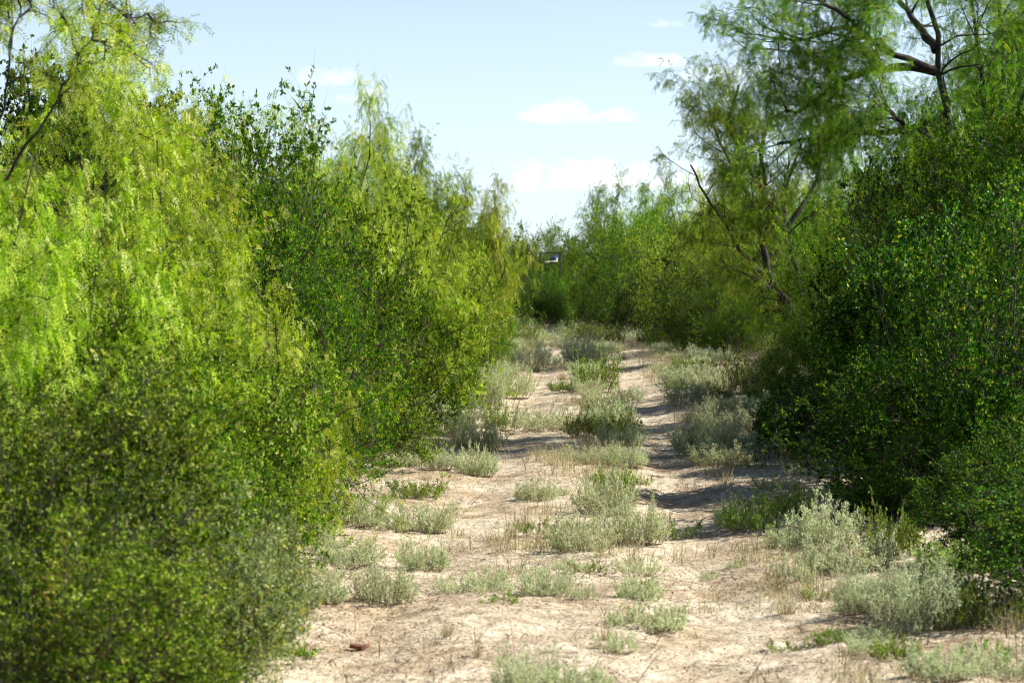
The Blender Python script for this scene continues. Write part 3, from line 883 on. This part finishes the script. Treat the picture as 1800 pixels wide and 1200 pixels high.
# ------------------------------------------------------------------ plants on and beside the track (foot column, foot row, width, height in photo px)
W_ = 'weed'
for key, name, lab, px, py, wd, ht in [
    ('sg5', 'sage_plant', 'pale sage clump left of the left rut, in front of the olive shrub', 625, 925, 130, 75),
    ('sg6', 'sage_plant', 'round pale sage plant on bare soil left of the track centre', 748, 925, 120, 70),
    ('sg2', 'sage_plant', 'pale sage plant just below the left sage clump', 610, 985, 130, 55),
    ('sg1', 'sage_plant', 'bushy pale sage with a dark shadow at its foot on the left', 680, 1050, 125, 85),
    ('sg2', 'sage_plant', 'low pale sage spreading left of the bushy one', 560, 1060, 110, 60),
    ('sg2', 'sage_plant', 'sparse pale sage between the two left clumps and the bare rut', 742, 985, 100, 60),
    ('sg5', 'sage_plant', 'pale sage at the near end of the centre strip', 962, 1045, 110, 75),
    ('sg2', 'sage_plant', 'small round pale sage alone right of the centre strip', 1120, 1048, 95, 50),
    ('sg4', 'sage_plant', 'thin grey weed between the near sage and the lone round sage', 1025, 1055, 60, 40),
    ('sg4', 'sage_plant', 'straggling weed crossing the left rut toward the centre sage', 860, 1025, 100, 45),
    ('sg4', 'sage_plant', 'sparse weed at the left end of the weeds crossing the rut', 800, 1030, 80, 40),
    ('sg6', 'sage_plant', 'large pale sage in the centre strip', 1025, 965, 150, 85),
    ('sg1', 'sage_plant', 'pale sage heaped against the right side of the large centre one', 1120, 950, 130, 90),
    ('sg2', 'sage_plant', 'pale sage behind the centre heap with green sprigs', 1065, 900, 120, 75),
    ('sg4', 'sage_plant', 'thin weed on the soil in front of the centre heap', 1115, 1000, 110, 40),
    ('sg2', 'sage_plant', 'small sage alone in the bare left rut', 940, 880, 85, 42),
    ('sg4', 'sage_plant', 'tiny grey plant standing alone on bare soil right of centre', 1083, 1140, 75, 50),
    ('sg5', 'sage_plant', 'pale sage cut by the bottom edge of the picture', 930, 1205, 130, 85),
    ('sg2', 'sage_plant', 'second sage at the bottom edge, to the right of the first', 1020, 1215, 130, 60),
    ('fb1', 'green_weed', 'bright green weed growing out of the centre strip', 1075, 880, 80, 75),
    ('fb2', 'green_weed', 'leafy green weed at the right end of the centre heap', 1195, 935, 90, 50),
    ('fb2', 'green_weed', 'low yellow-green weed at the foot of the centre heap', 1030, 1000, 80, 35),
    ('fb2', 'green_weed', 'low dark green weed beside the lower left brush', 525, 1145, 75, 35),
    ('fb1', 'green_weed', 'single bright green sprig at the foot of the left brush', 662, 842, 32, 30),
    ('tf2', 'dry_grass_tuft', 'little straw-coloured grass tuft alone on the near soil', 840, 1155, 35, 55),
    ('sg3', 'sage_plant', 'shaded grey weed on the left verge with a dark foot', 775, 825, 80, 45),
    ('sg2', 'sage_plant', 'pale weed right of the shaded grey one', 838, 828, 85, 60),
    ('sg2', 'sage_plant', 'low pale weed at the left verge behind the bare soil', 708, 820, 90, 40),
    ('sg6', 'sage_plant', 'blue-grey sage lying in the shadow band right of the left rut', 1040, 815, 95, 45),
    ('sg1', 'sage_plant', 'second blue-grey sage in the shadow band', 1100, 820, 90, 50),
    ('fb2', 'green_weed', 'small green weed at the edge of the shadow band', 1130, 850, 40, 30),
    ('fb1', 'green_weed', 'bright green weed mixed with sage at the right verge', 1320, 935, 110, 65),
    ('sg5', 'sage_plant', 'pale sage behind the bright green weed on the right verge', 1290, 925, 90, 60),
    ('fb1', 'green_weed', 'green weed between the right verge sage and the dark brush', 1385, 915, 110, 75),
    ('sg6', 'sage_plant', 'shaded sage under the dark brush right of the green weeds', 1450, 965, 150, 95),
    ('fb1', 'green_weed', 'green shrubby weed behind the tall pale weed', 1560, 985, 130, 110),
    ('sg3', 'sage_plant', 'tall pale weed at the right with a dark shadow below it', 1600, 1115, 190, 140),
    ('sg3', 'sage_plant', 'pale weed to the left of the tall one', 1525, 1090, 120, 95),
    ('fb1', 'green_weed', 'green leafy weed at the right side of the tall pale weed', 1665, 1100, 130, 120),
    ('fb2', 'green_weed', 'little green weed left of the tall pale weeds', 1435, 1050, 75, 35),
    ('sg4', 'sage_plant', 'straggly grey weed left of the tall pale weeds', 1395, 1025, 90, 60),
    ('fb2', 'green_weed', 'creeping green weed on the near soil to the right', 1385, 1132, 100, 30),
    ('fb1', 'green_weed', 'green sprig at the right end of the creeping weed', 1460, 1130, 70, 40),
    ('fb1', 'green_weed', 'bright green weed in the sun at the foot of the tall weed', 1575, 1165, 95, 55),
    ('sg2', 'sage_plant', 'pale weed at the bottom right edge of the picture', 1660, 1215, 140, 70),
    ('sg2', 'sage_plant', 'mat of shaded sage spilling from the dark brush at the right', 1490, 1010, 170, 75),
    ('fb1', 'green_weed', 'green mat under the edge of the lower right shrub', 1690, 1020, 180, 80),
    ('fb1', 'green_weed', 'green weed right of the tall pale weed and below the shrub', 1745, 1120, 170, 95),
    ('sg5', 'sage_plant', 'low grey mat between the bright green weed and the tall pale weed', 1530, 1150, 110, 45),
    ('fb2', 'green_weed', 'creeping weed in the shade at the lower right', 1720, 1180, 160, 50),
    ('sg5', 'sage_plant', 'grey mat at the right edge near the bottom', 1780, 1205, 140, 60),
    ('sg5', 'sage_plant', 'grey-green mat between the right verge weeds and the bare rut', 1400, 965, 120, 45),
    ('sg4', 'sage_plant', 'tiny weed on the bare soil right of centre', 1247, 995, 35, 25),
    ('sg4', 'sage_plant', 'tiny weed to the right of another on the bare right rut', 1295, 985, 38, 20),
    ('sg1', 'sage_plant', 'big silvery sage clump beside the right rut', 1235, 790, 130, 62),
    ('sg5', 'sage_plant', 'silvery sage at the right end of the big clump', 1315, 795, 120, 72),
    ('sg3', 'sage_plant', 'silvery upright sage behind the big clump', 1275, 760, 130, 60),
    ('sg2', 'sage_plant', 'shaded sage at the foot of the big silvery clump', 1260, 815, 120, 45),
    ('ol1', 'olive_weed', 'olive weed right of the silvery clump', 1375, 790, 90, 90),
    ('sg3', 'sage_plant', 'grey sage between the right rut and the olive brush', 1205, 715, 90, 50),
    ('sg6', 'sage_plant', 'pale sage above the grey one on the right verge', 1250, 690, 100, 45),
    ('ol1', 'olive_weed', 'olive weed on the right verge behind the pale sage', 1320, 700, 120, 90),
    ('fb1', 'green_weed', 'vivid green weed among the sage of the right verge', 1195, 655, 40, 35),
    ('ol1', 'olive_weed', 'dark olive bushy weed in the middle of the centre strip', 1048, 690, 95, 80),
    ('sg3', 'sage_plant', 'pale grassy sage behind the olive bushy weed', 1030, 645, 100, 60),
    ('sg1', 'sage_plant', 'pale sage in front of the olive bushy weed', 1070, 755, 100, 65),
    ('fb1', 'green_weed', 'yellow-green weed left of the pale sage in the centre strip', 1020, 765, 60, 50),
    ('sg2', 'sage_plant', 'pale sage at the near edge of the middle centre strip', 1090, 780, 90, 45),
    ('tf1', 'dry_grass_tuft', 'orange dry grass tuft in the middle of the track', 1030, 790, 45, 35),
    ('sg5', 'sage_plant', 'pale sage on the left verge beside the rut', 895, 700, 100, 75),
    ('sg3', 'sage_plant', 'tall pale sage beneath the green shrub of the left verge', 855, 720, 80, 80),
    ('sg6', 'sage_plant', 'pale sage spreading below the left brush', 800, 765, 110, 75),
    ('ol1', 'olive_weed', 'olive weed among the pale sage of the left verge', 880, 750, 80, 60),
    ('sg2', 'sage_plant', 'pale sage at the edge of the left rut below the olive weed', 840, 785, 100, 55),
    ('sg3', 'sage_plant', 'pale weed at the far left verge', 930, 650, 90, 55),
    ('tf1', 'dry_grass_tuft', 'straw grass tuft between the ruts far off', 1040, 612, 70, 32),
    ('ol1', 'olive_weed', 'dark weed far down the right rut', 1085, 605, 34, 35),
]:
    low(key, name, lab, W_ if 'tuft' not in name else 'grass tuft', px, py, wd, ht)

# fields of look-alike weeds on both verges and the far centre strip
KINDS = {'sg1': 'pale sage', 'sg2': 'spreading pale sage', 'sg3': 'upright pale sage', 'sg4': 'thin grey weed', 'sg5': 'low sprawling sage',
         'sg6': 'tufted pale sage', 'ol1': 'olive weed', 'fb1': 'green weed', 'fb2': 'leafy green weed', 'tf1': 'straw-coloured grass tuft', 'tf2': 'small dry grass tuft'}
MARKS = {'left': [(15, 'beside the nearest left brush'), (19, 'left of the two round sage plants'), (24, 'near the bright green sprig'), (31, 'below the fine-leaved olive shrub'), (42, 'under the feathery mesquites'),
                  (56, 'under the last small mesquite'), (999, 'at the far left bend')],
         'right': [(15, 'by the tall pale weeds'), (19, 'by the green verge weeds'), (24, 'where the dark shrub shades the soil'), (31, 'by the big silvery sage clump'), (42, 'behind the silvery sage'),
                   (56, 'below the leaning mesquite'), (999, 'at the far right bend')],
         'centre': [(15, 'in front of the near centre sage'), (19, 'beside the heaped centre sage'), (24, 'near the shadow band'), (31, 'beyond the shadow band'), (42, 'by the dark olive bushy weed'),
                    (56, 'behind the olive bushy weed'), (72, 'in the far strip'), (999, 'before the dark bush at the end')]}
USED = set()
def field(n, y0, y1, o0, o1, keys, side, group, h0, h1, seed):
    r = random.Random(seed)
    for i in range(n):
        Y = y0 * math.exp(r.random() * math.log(y1 / y0))
        off = r.uniform(o0, o1)
        X = float(track_x(Y)) + off
        k = r.choice(keys)
        _, _, _, h, rad = PROTO[k]
        q = r.random()
        hh = h0 + (h1 - h0) * q
        word = ('short', 'middling', 'taller')[int(q * 2.999)]
        mark = next(m for lim, m in MARKS[side] if Y < lim)
        e = (off - o0) / (o1 - o0)
        if side == 'centre':
            edge = ('toward the left rut', 'midway between the ruts', 'toward the right rut')[int(e * 2.999)]
        else:
            e = 1 - e if side == 'left' else e
            edge = ('at the rut edge', 'on the verge', 'against the brush')[int(e * 2.999)]
        name = 'grass_tuft' if k in ('tf1', 'tf2') else ('sage_plant' if k[:2] == 'sg' else 'green_weed')
        sw = hh / h * r.uniform(0.8, 1.15)
        sw = min(sw, 0.55 / rad if Y < 24 else 9)
        lab = word + ' ' + KINDS[k] + ' ' + edge + ' ' + mark
        if lab in USED:
            lab = ('denser ', 'thinner ')[i % 2] + lab
        if lab in USED:
            continue
        USED.add(lab)
        place(k, name, lab, 'grass tuft' if name == 'grass_tuft' else W_, X, Y, sw, hh / h, group)
field(60, 25, 78, -2.8, -1.5, ['sg1', 'sg2', 'sg3', 'tf1', 'ol1', 'sg6'], 'left', 'weeds along the left verge', 0.18, 0.42, 1)
field(60, 27, 78, 1.5, 3.6, ['sg1', 'sg2', 'ol1', 'tf1', 'ol1', 'sg6', 'fb1'], 'right', 'weeds along the right verge', 0.15, 0.36, 2)
field(60, 27, 84, -0.4, 0.4, ['sg6', 'tf1', 'tf1', 'sg5', 'ol1', 'sg3'], 'centre', 'weeds between the ruts', 0.12, 0.32, 3)
field(50, 66, 92, -2.5, 3.0, ['sg3', 'sg1', 'ol1', 'tf1'], 'centre', 'weeds at the end of the track', 0.35, 0.7, 4)
field(44, 52, 88, -2.3, 2.6, ['tf1', 'sg3', 'tf1', 'sg2', 'sg6'], 'centre', 'weeds where the ruts fade out', 0.15, 0.4, 8)
field(22, 11.5, 30, -0.5, 0.55, ['sg4', 'tf2', 'sg5', 'fb2', 'sg4'], 'centre', 'small weeds in the near strip', 0.05, 0.15, 5)
field(30, 11.5, 28, 1.2, 2.2, ['sg4', 'tf2', 'sg5', 'fb2', 'ol1'], 'right', 'small weeds beside the right rut', 0.06, 0.2, 6)
field(30, 12, 28, -2.2, -1.2, ['sg4', 'tf2', 'sg5', 'ol1', 'fb2'], 'left', 'small weeds beside the left rut', 0.06, 0.2, 7)
def bark_piece():
    import bmesh
    Y = gdist(1126)
    p = at(632, 1126, Y)
    bm = bmesh.new()
    rng = rs(5)
    a = np.linspace(0, 2 * math.pi, 14, endpoint=False)
    lo, hi = [], []
    for t_ in a:
        r_ = 1 + rng.uniform(-0.2, 0.2)
        x, y = 0.05 * math.cos(t_) * r_, 0.03 * math.sin(t_) * r_
        lo.append(bm.verts.new((x, y, 0.004 + abs(x) * 0.1)))
        hi.append(bm.verts.new((x * 0.9, y * 0.9, 0.016 + abs(x) * 0.25)))
    bm.faces.new(hi)
    bm.faces.new(lo[::-1])
    for i in range(14):
        bm.faces.new((lo[i], lo[(i + 1) % 14], hi[(i + 1) % 14], hi[i]))
    me = bpy.data.meshes.new('bark_piece')
    bm.to_mesh(me)
    bm.free()
    me.materials.append(plain_mat('red_bark', (0.20, 0.07, 0.04), 0.8))
    o = bpy.data.objects.new('bark_piece', me)
    COL.objects.link(o)
    o.location = (float(p[0]), Y, float(ground_z(p[0], Y)))
    tag(o, 'reddish brown scrap of bark lying on the bare near soil', 'bark scrap')
bark_piece()

# ------------------------------------------------------------------ steel frame and solar panel beyond the track
def bar(a, b, r=0.02):
    a, b = np.array(a, float), np.array(b, float)
    return tubes(np.stack([a, (a + b) / 2, b])[None], np.full((1, 3), r), 6)
def steel():
    Y = 90.0
    g = at(970, 500, Y)
    base = np.array((g[0], Y, 0.0))
    t = thing('feeder_frame', 'black steel post frame with a small tilted solar panel at the end of the track', 'metal frame', tuple(base))
    def q(px, py, dy=0.0):
        return at(px, py, Y + dy) - base
    def foot(px, dy=0.0):
        v = q(px, 500, dy)
        v[2] = 0
        return v
    for px, py, n in ((949.5, 445.5, 'post'), (984.5, 443.5, 'post'), (935.5, 446, 'post'), (930.5, 446, 'post')):
        V, Q = bar(foot(px), q(px, py), 0.024)
        child(n, quads_mesh('frame_post', V, Q, M['black'], smooth=True), t)
    for a, b in (((948.5, 445.3), (985.5, 443.8)), ((920, 446.4), (936.5, 446.2)), ((935, 467), (949.5, 471))):
        V, Q = bar(q(*a), q(*b), 0.022)
        child('crossbar', quads_mesh('frame_bar', V, Q, M['black'], smooth=True), t)
    def slab(name, pts, th, mat):
        P = np.array(pts)
        n = unit(np.cross(P[1] - P[0], P[3] - P[0])) * th
        V = np.concatenate([P, P + n])
        Q = np.array([[0, 1, 2, 3], [7, 6, 5, 4], [0, 4, 5, 1], [1, 5, 6, 2], [2, 6, 7, 3], [3, 7, 4, 0]])
        return child(name, quads_mesh(name, V, Q, M[mat]), t)
    V, Q = bar(foot(972.5, 0.2), q(972.5, 462, 0.2), 0.02)
    child('mast', quads_mesh('mast', V, Q, M['black'], smooth=True), t)
    slab('solar_panel', [q(967, 458.8, -0.2), q(980, 458.8, -0.2), q(981.5, 449.5, 0.15), q(972, 449.5, 0.15)], 0.02, 'panel')
    slab('panel_rim', [q(966.5, 460.2, -0.22), q(980.5, 460.2, -0.22), q(980.5, 458.9, -0.2), q(966.5, 458.9, -0.2)], 0.03, 'white')
    slab('control_box', [q(958, 461.6, -0.2), q(967.5, 461.6, -0.2), q(967.5, 458.6, -0.2), q(958, 458.6, -0.2)], -0.12, 'white')
steel()

# ------------------------------------------------------------------ small cumulus clouds far away
def cloud_mat():
    m = bpy.data.materials.new('cloud_vapour')
    n = nodes(m)
    out = N(n, 'ShaderNodeOutputMaterial')
    v = N(n, 'ShaderNodeVolumePrincipled')
    v.inputs['Color'].default_value = (0.99, 0.985, 0.98, 1)
    tc = N(n, 'ShaderNodeTexCoord')
    no = N(n, 'ShaderNodeTexNoise')
    no.inputs['Scale'].default_value = 0.022
    no.inputs['Detail'].default_value = 4
    n.links.new(tc.outputs['Object'], no.inputs['Vector'])
    mr = N(n, 'ShaderNodeMapRange')
    mr.inputs[1].default_value = 0.36
    mr.inputs[2].default_value = 0.80
    mr.inputs[3].default_value = 0.0
    mr.inputs[4].default_value = 0.011
    n.links.new(no.outputs[0], mr.inputs[0])
    n.links.new(mr.outputs[0], v.inputs['Density'])
    v.inputs['Anisotropy'].default_value = 0.2
    n.links.new(v.outputs[0], out.inputs['Volume'])
    return m
CM = cloud_mat()
def cloud(label, px, py, wd, ht, seed, Y=9000.0):
    import bmesh
    rng = rs(seed)
    bm = bmesh.new()
    bmesh.ops.create_icosphere(bm, subdivisions=5, radius=1)
    co = np.array([v.co[:] for v in bm.verts])
    nb = 26
    c = rng.normal(size=(nb, 3)) * np.array((0.85, 0.4, 0.30))
    c[:, 2] = np.abs(c[:, 2]) * 0.8
    c = c / np.maximum(1, np.linalg.norm(c, axis=1, keepdims=True) / 0.8)
    rr = rng.uniform(0.18, 0.42, nb) * (1.1 - 0.6 * np.abs(c[:, 0]))
    d = co / np.linalg.norm(co, axis=1, keepdims=True)
    best = np.full(len(d), 0.25)
    for k in range(nb):
        b = d @ c[k]
        disc = b * b - (c[k] @ c[k] - rr[k] ** 2)
        h = b + np.sqrt(np.maximum(disc, 0))
        best = np.where(disc > 0, np.maximum(best, h), best)
    p = d * best[:, None]
    p = p + d * (fbm(d[:, 0] * 6 + 9, d[:, 2] * 6 + d[:, 1] * 5 + 9, seed, 4)[:, None] - 0.45) * 0.22
    p[:, 2] = np.where(p[:, 2] < -0.08, -0.08 + (p[:, 2] + 0.08) * 0.15, p[:, 2])
    p[:, 0] *= 0.5 * wd / F * Y / 0.85
    p[:, 1] *= 0.5 * wd / F * Y * 0.6
    p[:, 2] *= ht / F * Y / 0.72
    for v, q in zip(bm.verts, p):
        v.co = q
    me = bpy.data.meshes.new('cloud')
    bm.to_mesh(me)
    bm.free()
    me.materials.append(CM)
    o = bpy.data.objects.new('cloud', me)
    COL.objects.link(o)
    g = at(px, py, Y)
    o.location = tuple(g)
    tag(o, label, 'cloud')
cloud('long flat-bottomed white cloud in the middle of the open sky', 1018, 212, 185, 34, 1)
cloud('small white cloud above and right of the long one', 1145, 115, 120, 24, 2)
cloud('tiny faint cloud near the top of the sky', 1167, 45, 60, 14, 3)
cloud('white cloud partly behind the left end of the big mesquite', 1262, 138, 110, 36, 4)
cloud('white cloud seen through the big mesquite branches', 1410, 138, 150, 42, 5)
cloud('white cloud above the left row of brush', 572, 145, 105, 36, 6)
cloud('thin white cloud low to the right of the left skyline cloud', 640, 178, 90, 20, 7)
cloud('low white cloud just above the far trees left of centre', 925, 330, 150, 46, 8)
cloud('low white cloud just above the thin far mesquite', 1035, 328, 160, 46, 9)
cloud('low broad cloud touching the right row of mesquites', 1150, 328, 190, 50, 10)
